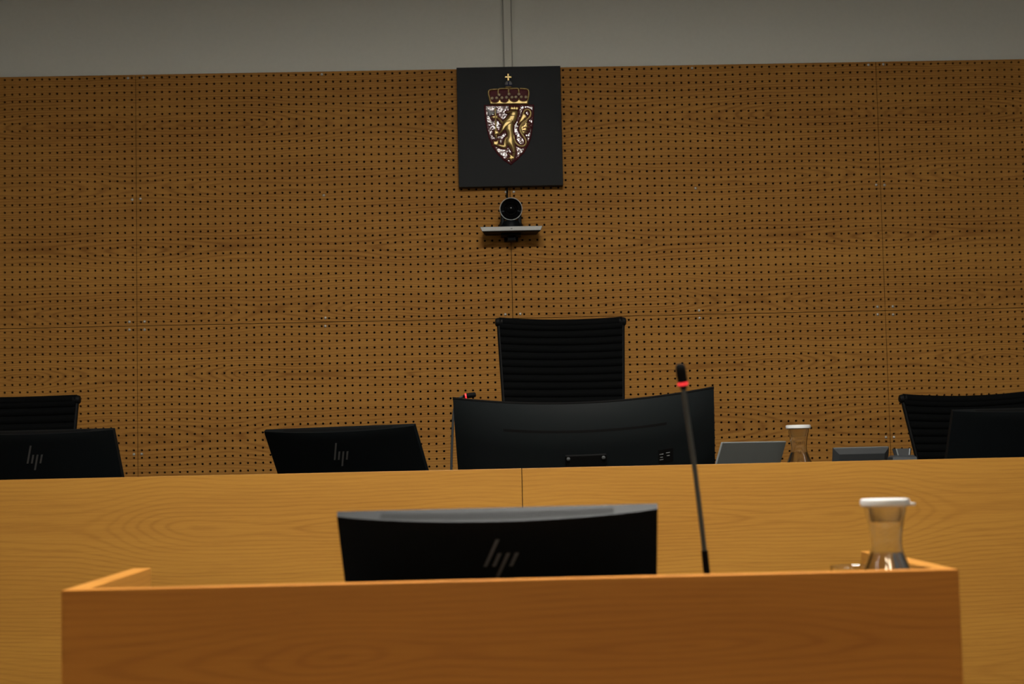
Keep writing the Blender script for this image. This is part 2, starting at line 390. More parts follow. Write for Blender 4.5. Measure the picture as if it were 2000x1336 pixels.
# ------------------------------------------------------------------ cable trunking above the crest
tz0, tz1 = 2.775, RH
a, b_ = at(981, 30, RY1), at(997.3, 30, RY1)
tk = thing('cable_trunking', 'narrow beige cable trunking running up the plaster above the crest board', 'trunking', ((a.x+b_.x)/2, RY1-.009, tz0))
boxobj('channel', 'duct_channel_shaded', tk, a.x, b_.x+.004, RY1-.016, RY1-.0002, tz0, tz1-.001)
boxobj('cover', 'duct', tk, a.x+.005, b_.x, RY1-.022, RY1-.0165, tz0, tz1-.001, .0015)

# ------------------------------------------------------------------ coat of arms on its black board
BY = 6.945                                            # board front
bx0, bx1, bz0, bz1 = -0.0785, 0.3685, 2.2645, 2.7835
plaque = thing('crest_board', 'black board with gold and red coat of arms on the oak wall', 'sign', ((bx0+bx1)/2, BY+.02, bz0))
MB().box(bx0, bx1, BY, WALL_Y-.0005, bz0, bz1, .0012).build('board', 'board', plaque)
def z1(x, y): return (870 + x/5.344, 110 + y/5.344)
def z2(x, y): return (940 + x/9.9, 195 + y/9.9)
def z3(x, y): return (940 + x/16.7, 135 + y/16.7)
def onboard(p): q = at(p[0], p[1], BY); return (q.x, q.z)
def smooth_closed(pts, it=2):
    pts = [np.array(p, float) for p in pts]
    for _ in range(it):
        out = []
        for i in range(len(pts)):
            a, b = pts[i], pts[(i+1) % len(pts)]
            out += [a*.8+b*.2, a*.2+b*.8] if _ == 0 else [a*.75+b*.25, a*.25+b*.75]
        pts = out
    return np.array(pts)
def smooth_open(pts, it=2):
    pts = [np.array(p, float) for p in pts]
    for _ in range(it):
        out = [pts[0]]
        for i in range(len(pts)-1): out += [pts[i]*.75+pts[i+1]*.25, pts[i]*.25+pts[i+1]*.75]
        pts = out + [pts[-1]]
    return np.array(pts)
def seg_dist(X, Z, pts, closed=True):
    d = np.full(X.shape, 1e9); n = len(pts)
    for i in range(n if closed else n-1):
        a, b = pts[i], pts[(i+1) % n]; ab = b-a; L2 = (ab**2).sum()+1e-18
        t = np.clip(((X-a[0])*ab[0]+(Z-a[1])*ab[1])/L2, 0, 1)
        d = np.minimum(d, np.hypot(X-a[0]-t*ab[0], Z-a[1]-t*ab[1]))
    return d
def inside(X, Z, pts):
    r = np.zeros(X.shape, bool); n = len(pts)
    for i in range(n):
        a, b = pts[i], pts[(i+1) % n]
        c = (a[1] > Z) != (b[1] > Z)
        with np.errstate(divide='ignore', invalid='ignore'):
            xx = (b[0]-a[0])*(Z-a[1])/(b[1]-a[1]+1e-18)+a[0]
        r ^= c & (X < xx)
    return r
def relief(name, mat, parent, shapes, y0, res=0.0008):
    """gilded relief: union of pillowed polygons and rounded strokes standing proud of the plane y0.
    shapes: ('poly', points, rounding radius, height) or ('stroke', points, radius, height)"""
    allp = np.concatenate([np.array(s[1]) for s in shapes]); pad = 0.008
    xs = np.arange(allp[:, 0].min()-pad, allp[:, 0].max()+pad, res); zs = np.arange(allp[:, 1].min()-pad, allp[:, 1].max()+pad, res)
    X, Z = np.meshgrid(xs, zs); H = np.full(X.shape, -1.0)
    for kind, pts, r, h in shapes:
        pts = np.array(pts)
        if kind == 'poly':
            d = seg_dist(X, Z, pts); ins = inside(X, Z, pts)
            t = np.clip(d/r, 0, 1); hh = h*np.sqrt(np.clip(1-(1-t)**2, 0, 1))
            hh = np.where(ins, hh, np.where(d < res*.6, 0.0, -1.0))
        else:
            rr = r
            d = seg_dist(X, Z, pts, False)
            hh = np.where(d < rr, h*np.sqrt(np.clip(1-(d/rr)**2, 0, 1)), np.where(d < rr+res*.5, 0.0, -1.0))
        H = np.maximum(H, hh)
    ok = H > -0.5; idx = -np.ones(X.shape, int); idx[ok] = np.arange(ok.sum())
    V = np.stack([X[ok], y0 - H[ok], Z[ok]], 1)
    q = ok[:-1, :-1] & ok[:-1, 1:] & ok[1:, 1:] & ok[1:, :-1]
    Fq = np.stack([idx[:-1, :-1][q], idx[:-1, 1:][q], idx[1:, 1:][q], idx[1:, :-1][q]], 1)
    return obj(name, V.tolist(), Fq.tolist(), mat, parent, smooth=True)
def pl(zf, pts, sm=2): return smooth_closed([onboard(zf(*p)) for p in pts], sm) if sm else np.array([onboard(zf(*p)) for p in pts])
def st(zf, pts, sm=2): return smooth_open([onboard(zf(*p)) for p in pts], sm) if sm else np.array([onboard(zf(*p)) for p in pts])
U2 = 0.00216/9.9; U3 = 0.00216/16.7                   # metres for one unit of the two drawing grids
# shield
sh_pts = [(72, 120), (78, 220), (88, 330), (115, 520), (160, 720), (230, 890), (330, 1040), (450, 1160), (575, 1240),
          (700, 1130), (820, 1000), (900, 860), (950, 700), (985, 500), (998, 300), (1000, 200), (1000, 112)]
rim = pl(z2, [(52, 102), (60, 220), (70, 335), (97, 525), (142, 730), (212, 905), (316, 1060), (440, 1182), (575, 1266), (714, 1148), (838, 1014), (918, 868), (968, 705), (1003, 500), (1017, 300), (1020, 94)], 0)
sh = relief('shield_rim', 'red', plaque, [('poly', rim, .0025, .005)], BY-.0002, .0011)
fld = pl(z2, sh_pts, 0)
relief('shield_field', 'red_field', plaque, [('poly', fld, .004, .0035)], BY-.004, .0011)
YL = BY-.0065
gold = []
def gp(pts, r=45, h=.0075, sm=2): gold.append(('poly', pl(z2, pts, sm), r*U2, h))
def gs(pts, r=17, h=.0055): gold.append(('stroke', st(z2, pts), r*U2, h))
# lion: torso with head, hips and standing leg
gp([(560, 200), (535, 238), (485, 232), (468, 250), (498, 272), (548, 278), (522, 305), (500, 345), (430, 405), (412, 450), (465, 520), (462, 590), (500, 650), (502, 720),
    (470, 780), (478, 850), (530, 905), (575, 960), (600, 1020), (598, 1085), (606, 1120), (648, 1130), (660, 1060), (668, 960), (645, 860), (642, 760), (630, 700), (614, 560), (625, 480), (670, 420), (705, 300), (700, 205)], 70, .011)
gp([(575, 395), (618, 470), (560, 490), (490, 545), (430, 620), (395, 655), (352, 695), (326, 682), (345, 640), (372, 590), (402, 500), (440, 440), (505, 405)], 35, .0125)
gp([(356, 692), (350, 640), (318, 605), (290, 560), (300, 610), (262, 590), (228, 604), (252, 640), (238, 690), (262, 715), (300, 685)], 26, .0115, 1)
gp([(425, 440), (400, 400), (330, 340), (300, 310), (286, 362), (330, 390), (400, 480), (422, 505)], 28, .0065)
gp([(322, 285), (318, 345), (290, 384), (250, 366), (218, 404), (226, 352), (186, 374), (196, 332), (250, 308), (300, 312)], 20, .0060, 1)
gp([(525, 690), (450, 735), (425, 800), (412, 880), (428, 945), (492, 948), (500, 880), (485, 800), (535, 760)], 36, .0095)
gp([(497, 880), (492, 948), (440, 958), (300, 908), (286, 870), (330, 858), (420, 872), (450, 858)], 32, .0090)
gp([(338, 856), (300, 908), (262, 884), (212, 894), (236, 856), (214, 826), (240, 818), (222, 782), (268, 806), (300, 800), (318, 760), (346, 778), (338, 822)], 22, .0075, 1)
gp([(600, 1085), (552, 1060), (520, 1034), (508, 1052), (540, 1085), (552, 1110), (500, 1135), (470, 1168), (516, 1160), (548, 1150), (590, 1212), (602, 1150), (630, 1176), (652, 1120)], 22, .0080, 1)
gp([(548, 140), (566, 158), (588, 132), (612, 158), (640, 128), (662, 156), (690, 136), (700, 158), (726, 150), (712, 216), (556, 212)], 18, .0120, 0)
# tail with its tufts
gs([(628, 700), (640, 790), (690, 870), (760, 908), (830, 898), (868, 845), (855, 765), (805, 695), (752, 620), (742, 545), (795, 455), (880, 395), (948, 325), (960, 250), (915, 195), (855, 195), (815, 250), (800, 320)], 22, .006)
gp([(745, 530), (800, 455), (880, 400), (905, 420), (880, 450), (965, 462), (880, 500), (968, 540), (872, 560), (935, 612), (855, 615), (905, 655), (840, 660), (810, 690), (765, 640)], 34, .0075, 1)
gp([(800, 265), (850, 278), (888, 330), (872, 385), (850, 370), (832, 402), (770, 455), (700, 492), (735, 400), (768, 330)], 28, .0068, 1)
out = []
for kind_, pts_, r_, h_ in gold:
    q_ = list(pts_) + ([pts_[0]] if kind_ == 'poly' else [])
    out.append(('stroke', np.array(q_), (24 if kind_ == 'poly' else 46)*U2, .0016))
relief('lion_outline', 'red', plaque, out, BY-.0072, .0008)
lion = relief('lion', 'gold', plaque, gold, YL, .00055)
det = []
for q_ in ([(552, 218), (630, 214), (714, 220)], [(496, 268), (530, 266), (560, 276)], [(575, 250), (600, 262)], [(575, 395), (600, 440), (618, 480)], [(540, 300), (580, 318), (650, 320)],
           [(566, 158), (572, 190)], [(612, 158), (614, 190)], [(662, 156), (660, 190)], [(600, 1030), (640, 1036)], [(850, 470), (800, 520)], [(860, 540), (800, 560)], [(850, 610), (800, 610)]):
    det.append(('stroke', st(z2, q_, 1), 6.5*U2, .0010))
relief('lion_engraving', 'red', plaque, det, YL-.0122, .0006)['kind'] = 'stuff'
ax = st(z2, [(268, 190), (278, 460), (290, 738)], 0)
relief('axe_handle', 'gold', plaque, [('stroke', ax, 16*U2, .0045)], YL-.003, .0006)
bl = pl(z2, [(108, 160), (150, 195), (205, 232), (262, 226), (300, 190), (304, 275), (262, 272), (228, 280), (190, 312), (155, 348), (122, 262)], 0)
relief('axe_blade', 'silver', plaque, [('poly', bl, 18*U2, .0045)], YL-.0025, .0006)
# crown
cap = pl(z3, [(238, 850), (285, 690), (520, 668), (880, 640), (1250, 640), (1520, 662), (1565, 850), (1500, 1120), (300, 1120)], 0)
relief('crown_cap', 'red', plaque, [('poly', cap, 90*U3, .004)], BY-.0003, .0008)
def arc(x0, x1, yt, yb, n=9): return [(x0+(x1-x0)*(0.5-0.5*math.cos(math.pi*k/n)), yt+(yb-yt)*math.sin(math.pi*k/n)) for k in range(n+1)]
band = [(285, 1165), (1522, 1160), (1582, 822), (1512, 822)] + arc(1500, 1252, 955, 1045) + [(1225, 930)] + arc(1198, 945, 965, 1060) + [(905, 935)] + arc(868, 630, 975, 1078) + [(590, 945)] + arc(560, 312, 985, 1085) + [(290, 852), (214, 852)]
cr = [('poly', pl(z3, band, 0), 45*U3, .007)]
for p in ([(245, 870), (228, 730), (290, 678), (520, 664)], [(550, 850), (550, 690), (590, 640), (860, 646)], [(890, 820), (890, 660)], [(1225, 830), (1222, 670), (1180, 630), (940, 646)], [(1548, 850), (1552, 720), (1500, 655), (1270, 642)]):
    cr.append(('stroke', st(z3, p), 30*U3, .0068))
relief('crown', 'gold', plaque, cr, BY-.0012, .0006)
for (x, y) in ((355, 962), (500, 955), (672, 950), (820, 935), (1000, 932), (1130, 925), (1306, 920), (1456, 925), (585, 850), (905, 832), (1225, 832)):
    q = onboard(z3(x, y)); MB().lathe([(0.0001, .0045), (.003, .0040), (.0055, .0024), (.0066, 0)], (q[0], BY-.0075, q[1]), 14, axis=(0, -1, 0)).build('crown_pearl', 'pearl', plaque, True)
q = onboard(z3(888, 490)); R_ = 118*U3
orb = MB().lathe([(0.0001, .011), (R_*.5, .0097), (R_*.8, .007), (R_*.97, .003), (R_, 0)], (q[0], BY, q[1]), 24, axis=(0, -1, 0)).build('crown_orb', 'silver', plaque, True)
obnd = MB(); obnd.tube([(q[0]-R_*.98, BY-.0035, q[1]-.006), (q[0]-R_*.5, BY-.0095, q[1]-.007), (q[0], BY-.0112, q[1]-.0072), (q[0]+R_*.5, BY-.0095, q[1]-.007), (q[0]+R_*.98, BY-.0035, q[1]-.006)], .0026, 8)
obnd.tube([(q[0], BY-.0112, q[1]-.006), (q[0], BY-.0105, q[1]+.005), (q[0], BY-.006, q[1]+.0125)], .003, 8)
obnd.build('orb_band', 'blue', orb, True)
bowl = pl(z3, [(768, 570), (1000, 570), (985, 600), (940, 632), (830, 632), (785, 600)], 0)
relief('orb_cup', 'gold', plaque, [('poly', bowl, 40*U3, .008)], BY-.002, .0007)
cross = pl(z3, [(842, 150), (908, 150), (908, 232), (990, 232), (990, 298), (912, 298), (918, 392), (850, 392), (846, 298), (765, 298), (765, 232), (842, 232)], 0)
relief('crown_cross', 'gold', plaque, [('poly', cross, 14*U3, .005)], BY-.0005, .0006)

# ------------------------------------------------------------------ conference camera under the crest
L0 = at(998, 408, 6.875)
pc = thing('conference_camera', 'black conference camera with silver-fronted base mounted below the crest board', 'camera', (L0.x, 6.90, L0.z-.13))
ax_ = Vector((0, -1, -.06)).normalized()
MB().lathe([(0.030, -.080), (0.041, -.070), (0.046, -.05), (0.046, -.004), (0.0445, .001), (0.0435, .002)], L0, 40, axis=ax_, cap1=False).build('head', 'black_plastic', pc, True)
MB().lathe([(0.0455, -.002), (0.0478, -.002), (0.0484, .001), (0.0478, .004), (0.0458, .004)], L0, 48, closed=True, axis=ax_).build('lens_ring', 'alu_light', pc, True)
lens = MB().lathe([(0.0435, .002), (0.036, -.001), (0.028, -.004), (0.027, -.001), (0.0255, .000), (0.024, -.010), (0.0001, -.009)], L0, 40, axis=ax_, cap0=False).build('lens', 'black_gloss', pc, True)
MB().lathe([(0.021, -.004), (0.016, .000), (0.009, .003), (0.0001, .004)], L0+ax_*-.003, 32, axis=ax_).build('front_element', 'black_gloss', lens, True)
for s in (-1, 1):
    x = L0.x + s*.036
    MB().box(x-.008, x+.008, 6.885, 6.955, L0.z-.075, L0.z-.012, .004).build('yoke_arm', 'black_plastic', pc)
MB().lathe([(0.050, -.078), (0.050, -.066), (0.043, -.050), (0.030, -.046)], (L0.x, 6.915, L0.z), 32).build('turntable', 'black_plastic', pc, True)
q0, q1 = at(937.2, 443.5, 6.85), at(1060, 440, 6.85)
zt = (q0.z+q1.z)/2; xl, xr = q0.x, q1.x
base = MB()
def lv(z, ins, y): return [(xl+ins, y, z), (xr-ins, y, z), (xr-ins-.012, 6.955, z), (xl+ins+.012, 6.955, z)]
vv = lv(zt, 0, 6.855) + lv(zt-.0205, .009, 6.850) + lv(zt-.024, .014, 6.858)
base.add(vv, [(0, 3, 2, 1)] + [(i, (i+1) % 4, 4+(i+1) % 4, 4+i) for i in range(4)] + [(4+i, 4+(i+1) % 4, 8+(i+1) % 4, 8+i) for i in range(4)] + [(8, 9, 10, 11)])
bs = base.build('base', 'black_plastic', pc)
fp = MB(); fp.add([(xl+.002, 6.8535, zt-.001), (xr-.002, 6.8535, zt-.001), (xr-.0095, 6.8485, zt-.0185), (xl+.0095, 6.8485, zt-.0185), (xl+.002, 6.857, zt-.001), (xr-.002, 6.857, zt-.001), (xr-.0095, 6.857, zt-.0185), (xl+.0095, 6.857, zt-.0185)],
       [(0, 1, 2, 3), (4, 7, 6, 5), (0, 4, 5, 1), (1, 5, 6, 2), (2, 6, 7, 3), (3, 7, 4, 0)])
fp.build('front_plate', 'alu_light', bs)
boxobj('badge', 'alu', bs, L0.x-.004, L0.x+.004, 6.8478, 6.852, zt-.0125, zt-.0085)
MB().box(L0.x-.044, L0.x+.040, 6.885, 6.960, zt-.034, zt-.0242, .002).build('mount_plate', 'matt_black', pc)
MB().box(L0.x-.016, L0.x+.018, 6.905, 6.960, zt-.054, zt-.0342, .002).build('mount_block', 'matt_black', pc)
MB().box(L0.x-.03, L0.x+.03, 6.956, WALL_Y-.0003, zt-.05, zt+.02, .002).build('wall_bracket', 'matt_black', pc)
c0 = at(990.5, 366, 6.965); 
MB().tube([(c0.x, 6.974, bz0-.0008), (c0.x, 6.972, bz0-.02), (c0.x-.001, 6.968, L0.z+.07), (c0.x, 6.966, L0.z+.02), (c0.x+.004, 6.955, L0.z-.03), (c0.x+.01, 6.945, L0.z-.07)], .0042, 10).build('cable', 'matt_black', pc, True)
MB().tube([(L0.x-.03, 6.93, zt+.001), (L0.x-.05, 6.94, zt+.012), (L0.x-.045, 6.945, zt+.03), (L0.x-.02, 6.94, zt+.05)], .003, 8).build('cable', 'matt_black', pc, True)

# ------------------------------------------------------------------ office chairs (ribbed sling backs)
def chair(label, cx, cy, top, yaw, floor=0.17, wt=0.236, wb=0.205, back_h=0.62, sag=.010, recl=8, roll=0.0):
    """cx, cy: middle of the top roll; top: height of its upper edge; half widths at the top and the foot of the sling"""
    t = thing('office_chair', label, 'chair', (cx, cy-.20, floor), 'ribbed black office chairs')
    cyw, syw = math.cos(yaw), math.sin(yaw); tr = math.tan(math.radians(recl))
    rt = .0165
    def W(a, d, z):                                   # across, towards the sitter's front, height
        z = z + a*roll
        return Vector((cx + a*cyw + d*syw, cy + a*syw - d*cyw, z))
    seat_z = top - back_h - .02
    def sagz(s): return -sag*(1-s*s)
    prof = lambda u: (wt + (wb-wt)*min(1, u*1.0))
    ribs = int(back_h/.0285)
    def front(i, j):
        s = i*2-1; u = j; z = top - rt - u*(back_h-rt)
        rib = abs(math.sin(math.pi*ribs*u)) ** .6
        return W(s*prof(u), u*(back_h)*tr*.9 + .004 + .008*rib + .006*(1-s*s)*-1, z + sagz(s)*(1-u)**3)
    def back(i, j):
        s = i*2-1; u = j; z = top - rt - u*(back_h-rt)
        rib = abs(math.sin(math.pi*ribs*u)) ** .6
        return W(s*prof(u), u*(back_h)*tr*.9 - .010 - .004*rib + .006*(1-s*s)*-1, z + sagz(s)*(1-u)**3)
    MB().slab(front, back, 14, ribs*8).build('backrest', 'fabric', t, True)
    MB().tube([W(s*(wt+.001), -.003 - .006*(1-s*s), top-rt+sagz(s)) for s in [k/8-1 for k in range(17)]], rt, 16).build('top_roll', 'fabric', t, True)
    for s in (-1, 1):
        MB().tube([W(s*(wt-.012), -.003, top-rt-.001), W(s*(wt+.004), -.003, top-rt-.002), W(s*(wt+.012), -.003, top-rt-.003), W(s*(wt+.015), -.003, top-rt-.003)], [.0165, .0165, .0150, .010], 14).build('end_cap', 'rail', t, True)
        MB().tube([W(s*(prof(u)+.002), u*back_h*tr*.9-.004, top-rt-u*(back_h-rt)) for u in [k/10 for k in range(11)]] + [W(s*wb, back_h*tr+.06, seat_z-.01), W(s*wb, back_h*tr+.25, seat_z), W(s*wb, back_h*tr+.44, seat_z+.01)], .0085, 10).build('side_rail', 'rail', t, True)
        arm = MB(); d0 = back_h*tr
        arm.tube([W(s*(wb+.01), d0*.55, seat_z+.26), W(s*(wb+.045), d0*.7+.05, seat_z+.245), W(s*(wb+.05), d0+.22, seat_z+.235), W(s*(wb+.045), d0+.27, seat_z+.20), W(s*(wb+.02), d0+.25, seat_z+.06), W(s*(wb+.004), d0+.22, seat_z)], .010, 10)
        arm.build('armrest', 'rail', t, True)
    sd0 = back_h*tr
    def sf(i, j):
        s = i*2-1; rib = abs(math.sin(math.pi*16*j)) ** .6
        return W(s*wb, sd0+.02+j*.44, seat_z+.008+.008*rib - .014*(1-s*s) + .012*math.sin(j*math.pi))
    def sb(i, j):
        p_ = sf(i, j); return p_ - Vector((0, 0, .02))
    MB().slab(sf, sb, 10, 96).build('seat', 'fabric', t, True)
    ctr = W(0, sd0+.22, 0)
    MB().box(ctr.x-.12, ctr.x+.12, ctr.y-.04, ctr.y+.04, seat_z-.055, seat_z-.02, .006).build('seat_bridge', 'rail', t)
    MB().lathe([(.028, floor+.10), (.028, seat_z-.20), (.018, seat_z-.20), (.018, seat_z-.05)], (ctr.x, ctr.y, 0), 20).build('column', 'rail', t, True)
    MB().lathe([(.04, floor+.065), (.045, floor+.10), (.03, floor+.115)], (ctr.x, ctr.y, 0), 20).build('hub', 'rail', t, True)
    for k in range(5):
        an = 2*math.pi*k/5 + .3; dx, dy = math.cos(an), math.sin(an)
        MB().tube([(ctr.x+dx*.03, ctr.y+dy*.03, floor+.088), (ctr.x+dx*.18, ctr.y+dy*.18, floor+.08), (ctr.x+dx*.30, ctr.y+dy*.30, floor+.066)], [.02, .016, .012], 10).build('base_leg', 'rail', t, True)
        MB().lathe([(.010, -.016), (.026, -.014), (.028, -.004), (.028, .004), (.026, .014), (.010, .016)], (ctr.x+dx*.30, ctr.y+dy*.30, floor+.028), 18, axis=(-dy, dx, 0)).build('caster', 'matt_black', t, True)
    return t
CY = 6.05
qa, qb = at(967, 621, CY), at(1223, 619, CY)
chair('tall black ribbed office chair in the middle, behind the wide curved monitor', (qa.x+qb.x)/2, CY, (qa.z+qb.z)/2+.002, 0.03, wt=(qb.x-qa.x)/2-.015, wb=.200, back_h=.72, sag=.009, roll=-.012)
qa = at(157, 770, CY); chair('black ribbed office chair behind the tilted monitor, far from the carafes', qa.x-.250, CY, qa.z-.001, 0.0, wt=.235, wb=.200, back_h=.56, sag=.003)
qa = at(1755, 768, CY); chair('black ribbed office chair beside the small dark grey dock and touch panel', qa.x+.270, CY, qa.z, 0.02, wt=.255, wb=.160, back_h=.56, sag=.014, roll=.010)

# ------------------------------------------------------------------ monitors
def frame(pos, yaw, lean, roll):
    yaw, lean, roll = map(math.radians, (yaw, lean, roll))
    w_ = Vector((math.cos(yaw), math.sin(yaw), 0)); n_ = Vector((math.sin(yaw), -math.cos(yaw), 0)); u_ = math.cos(lean)*Vector((0, 0, 1)) + math.sin(lean)*n_
    w2 = math.cos(roll)*w_ + math.sin(roll)*u_; u2 = -math.sin(roll)*w_ + math.cos(roll)*u_
    nn = w2.cross(u2)                                 # back of the screen, towards the courtroom
    p0 = Vector(pos)
    return (lambda a, b, c: p0 + w2*a + u2*b + nn*c), nn
def monitor(label, pos, yaw, lean, roll, zdesk, group, W_=.54, H_=.318, logo=True, th0=.014, th1=.026):
    T, nn = frame(pos, yaw, lean, roll)
    mid = T(0, -H_*.62, .03); yw = math.radians(yaw); back = Vector((math.sin(yw), -math.cos(yw), 0))
    foot = Vector((mid.x, mid.y, zdesk))
    t = thing('monitor', label, 'monitor', foot, group)
    hw = W_/2
    def th(s): return th0 + th1*max(0, 1-s*s)**.9
    def fr(i, j): return T((i*2-1)*hw, -j*H_, 0)
    def bk(i, j):
        s = i*2-1; e = min(1, j/.02)**.5 * min(1, (1-j)/.02+.3)
        taper = 1 - .35*max(0, j-.55)/.45
        return T(s*(hw-.0008), -.0004-j*(H_-.0008), .010 + (th(s)*taper-.010)*(.90+.10*e))
    MB().slab(fr, bk, 36, 24).build('shell', 'black_plastic', t, True)
    sc = MB(); sc.box(-hw+.007, hw-.007, -H_+.016, -.007, -.0012, -.0001, T=lambda q: T(q.x, q.y, q.z)); sc.build('screen', 'screen', t)
    # ventilation slots along the top edge
    vs_ = MB(); n = 118
    for k in range(n):
        a = (k/(n-1)-.5)*W_*.72; s = a/hw
        d = th(s)*.9
        vs_.add([T(a-.0011, .0003, d*.35), T(a+.0011, .0003, d*.35), T(a+.0011, .0003, d*.86), T(a-.0011, .0003, d*.86)], [(0, 1, 2, 3)])
    g = vs_.build('vent_slots', 'matt_black', t); g['kind'] = 'stuff'
    if logo:
        lg = MB(); sl = .40
        def bar(x0, b0, b1, wd=.0058):
            for_ = []
            for (b, sgn) in ((b0, -1), (b0, 1), (b1, 1), (b1, -1)):
                a = x0 + sl*(b + .09) + sgn*wd/2; for_.append((a, b))
            cc = th(0)+.0012
            lg.add([T(a, b, cc) for a, b in for_] + [T(a, b, cc-.004) for a, b in for_], [(0, 1, 2, 3), (7, 6, 5, 4)] + [(i, 4+i, 4+(i+1) % 4, (i+1) % 4) for i in range(4)])
        bar(-.0215, -.036, -.094); bar(-.0070, -.066, -.094); bar(.0075, -.066, -.116); bar(.0220, -.066, -.094)
        lg.build('logo', 'chrome', t)
    # mount, neck and foot
    mp = MB(); mp.box(-.062, .062, -H_*.86, -H_*.60, .026, .052, .004, T=lambda q: T(q.x, q.y, q.z)); mp.build('mount_plate', 'matt_black', t)
    p1 = T(0, -H_*.80, .05); p0 = foot + back*.02 + Vector((0, 0, .012))
    nk = MB(); nk.tube([p0, p0 + Vector((0, 0, max(.02, (p1.z-zdesk)*.55))), p1], [.024, .022, .02], 16); nk.build('neck', 'matt_black', t, True)
    ft = MB(); wv = Vector((math.cos(yw), math.sin(yw), 0))
    ft.box(-.12, .12, -.085, .085, 0, .012, .004, T=lambda q: foot + wv*q.x - back*q.y + Vector((0, 0, q.z))); ft.build('foot', 'matt_black', t)
    return t
MG = 'black flat desk monitors'
monitor('black monitor seen from behind on the clerk desk, beside a gooseneck microphone', (.022, 2.772, 1.019), -2.6, 36.6, .26, DD, MG)
monitor('black monitor turned askew on the judges bench, nearest the curved monitor', (-.441, 5.06, 1.2115), -26.8, 28.6, .31, BD, MG)
monitor('black tilted monitor on the judges bench in front of the chair far from the carafe', (-1.374, 5.064, 1.2215), -15.0, 22.3, -.22, BD, MG)
monitor('black monitor on the judges bench in front of the chair next to the dark dock', (1.711, 5.065, 1.224), 9.4, 22.8, .47, BD, MG)

def curved_monitor():
    pos = (.311, 5.025, 1.300); T0, nn = frame(pos, -3.5, 24.6, 1.08)
    W_, H_, sg = .80, .365, .080; hw = W_/2
    t = thing('curved_monitor', 'wide curved black monitor in the middle of the judges bench', 'monitor', (pos[0], pos[1]+.08, BD))
    def T(a, b, c):                                   # follow the curve of the screen
        return T0(a*(1-.06*c), b, sg*(1-(a/hw)**2) + c)
    def thick(s, j):
        up = 1-(1-min(1, j/.36))**2; side = max(0, 1-abs(s)**4)
        return .009 + .042*up*(.35+.65*side)*(1-.35*max(0, j-.6)/.4)
    def fr(i, j): return T((i*2-1)*hw, -j*H_, 0)
    def bk(i, j): return T((i*2-1)*hw, -j*H_, thick(i*2-1, j))
    MB().slab(fr, bk, 60, 36).build('shell', 'curved_plastic', t, True)
    def sfa(i, j): return T((i*2-1)*(hw-.008), -.008-j*(H_-.024), -.0012)
    def sfb(i, j): return T((i*2-1)*(hw-.008), -.008-j*(H_-.024), -.0001)
    MB().slab(sfa, sfb, 40, 2).build('screen', 'screen', t, True)
    def rma(i, j): return T((i*2-1)*(hw+.001), .0012-j*.005, -.0014)
    def rmb(i, j): return T((i*2-1)*(hw+.001), .0012-j*.005, .0096)
    MB().slab(rma, rmb, 40, 1).build('top_bezel', 'matt_black', t, True)
    def sl(i, j):
        a = -.246+i*.496; b = -.073-j*.0075; return T(a, b, thick(a/hw, -b/H_)+.0004)
    def sl2(i, j):
        a = -.246+i*.496; b = -.073-j*.0075; return T(a, b, thick(a/hw, -b/H_)-.003)
    MB().slab(sl, sl2, 40, 1).build('vent_slot', 'matt_black', t, True)
    mp = MB(); mp.box(-.061, .064, -.30, -.150, .030, .0585, .003, T=lambda q: T(q.x, q.y, q.z)); m_ = mp.build('mount_plate', 'matt_black', t)
    for x in (-.052, .055):
        c = T(x, -.160, .0585); MB().lathe([(.0055, 0), (.0055, .002), (.003, .003)], c, 14, axis=nn).build('mount_screw', 'alu', m_, True)
    pp = MB(); s0 = .243/hw
    def pf(i, j):
        a = .222+i*.046; b = -.158-j*.046; return T(a, b, thick(a/hw, -b/H_)+.0006)
    def pb(i, j):
        a = .222+i*.046; b = -.158-j*.046; return T(a, b, thick(a/hw, -b/H_)-.004)
    po = MB().slab(pf, pb, 4, 4).build('port_panel', 'matt_black', t)
    for (a0, b0, wd) in ((.226, -.172, .012), (.226, -.190, .011), (.246, -.170, .012), (.228, -.182, .008), (.248, -.180, .009)):
        f = MB()
        f.slab(lambda i, j: T(a0+i*wd, b0-j*.0016, thick(a0/hw, -b0/H_)+.0014), lambda i, j: T(a0+i*wd, b0-j*.0016, thick(a0/hw, -b0/H_)-.001), 1, 1); f.build('port', 'port', po)
    f = MB(); f.slab(lambda i, j: T(-.262+i*.045, -.205-j*.004, thick(.6, .56)+.0008), lambda i, j: T(-.262+i*.045, -.205-j*.004, thick(.6, .56)-.002), 4, 1); f.build('badge', 'black_gloss', t)
    pz = T(0, -.27, .03)
    MB().tube([(pos[0], pos[1]+.06, BD+.012), (pos[0], pos[1]+.05, BD+.06), pz], [.03, .028, .025], 16).build('neck', 'matt_black', t, True)
    MB().box(pos[0]-.14, pos[0]+.14, pos[1]-.04, pos[1]+.19, BD, BD+.012, .004).build('foot', 'matt_black', t)
curved_monitor()

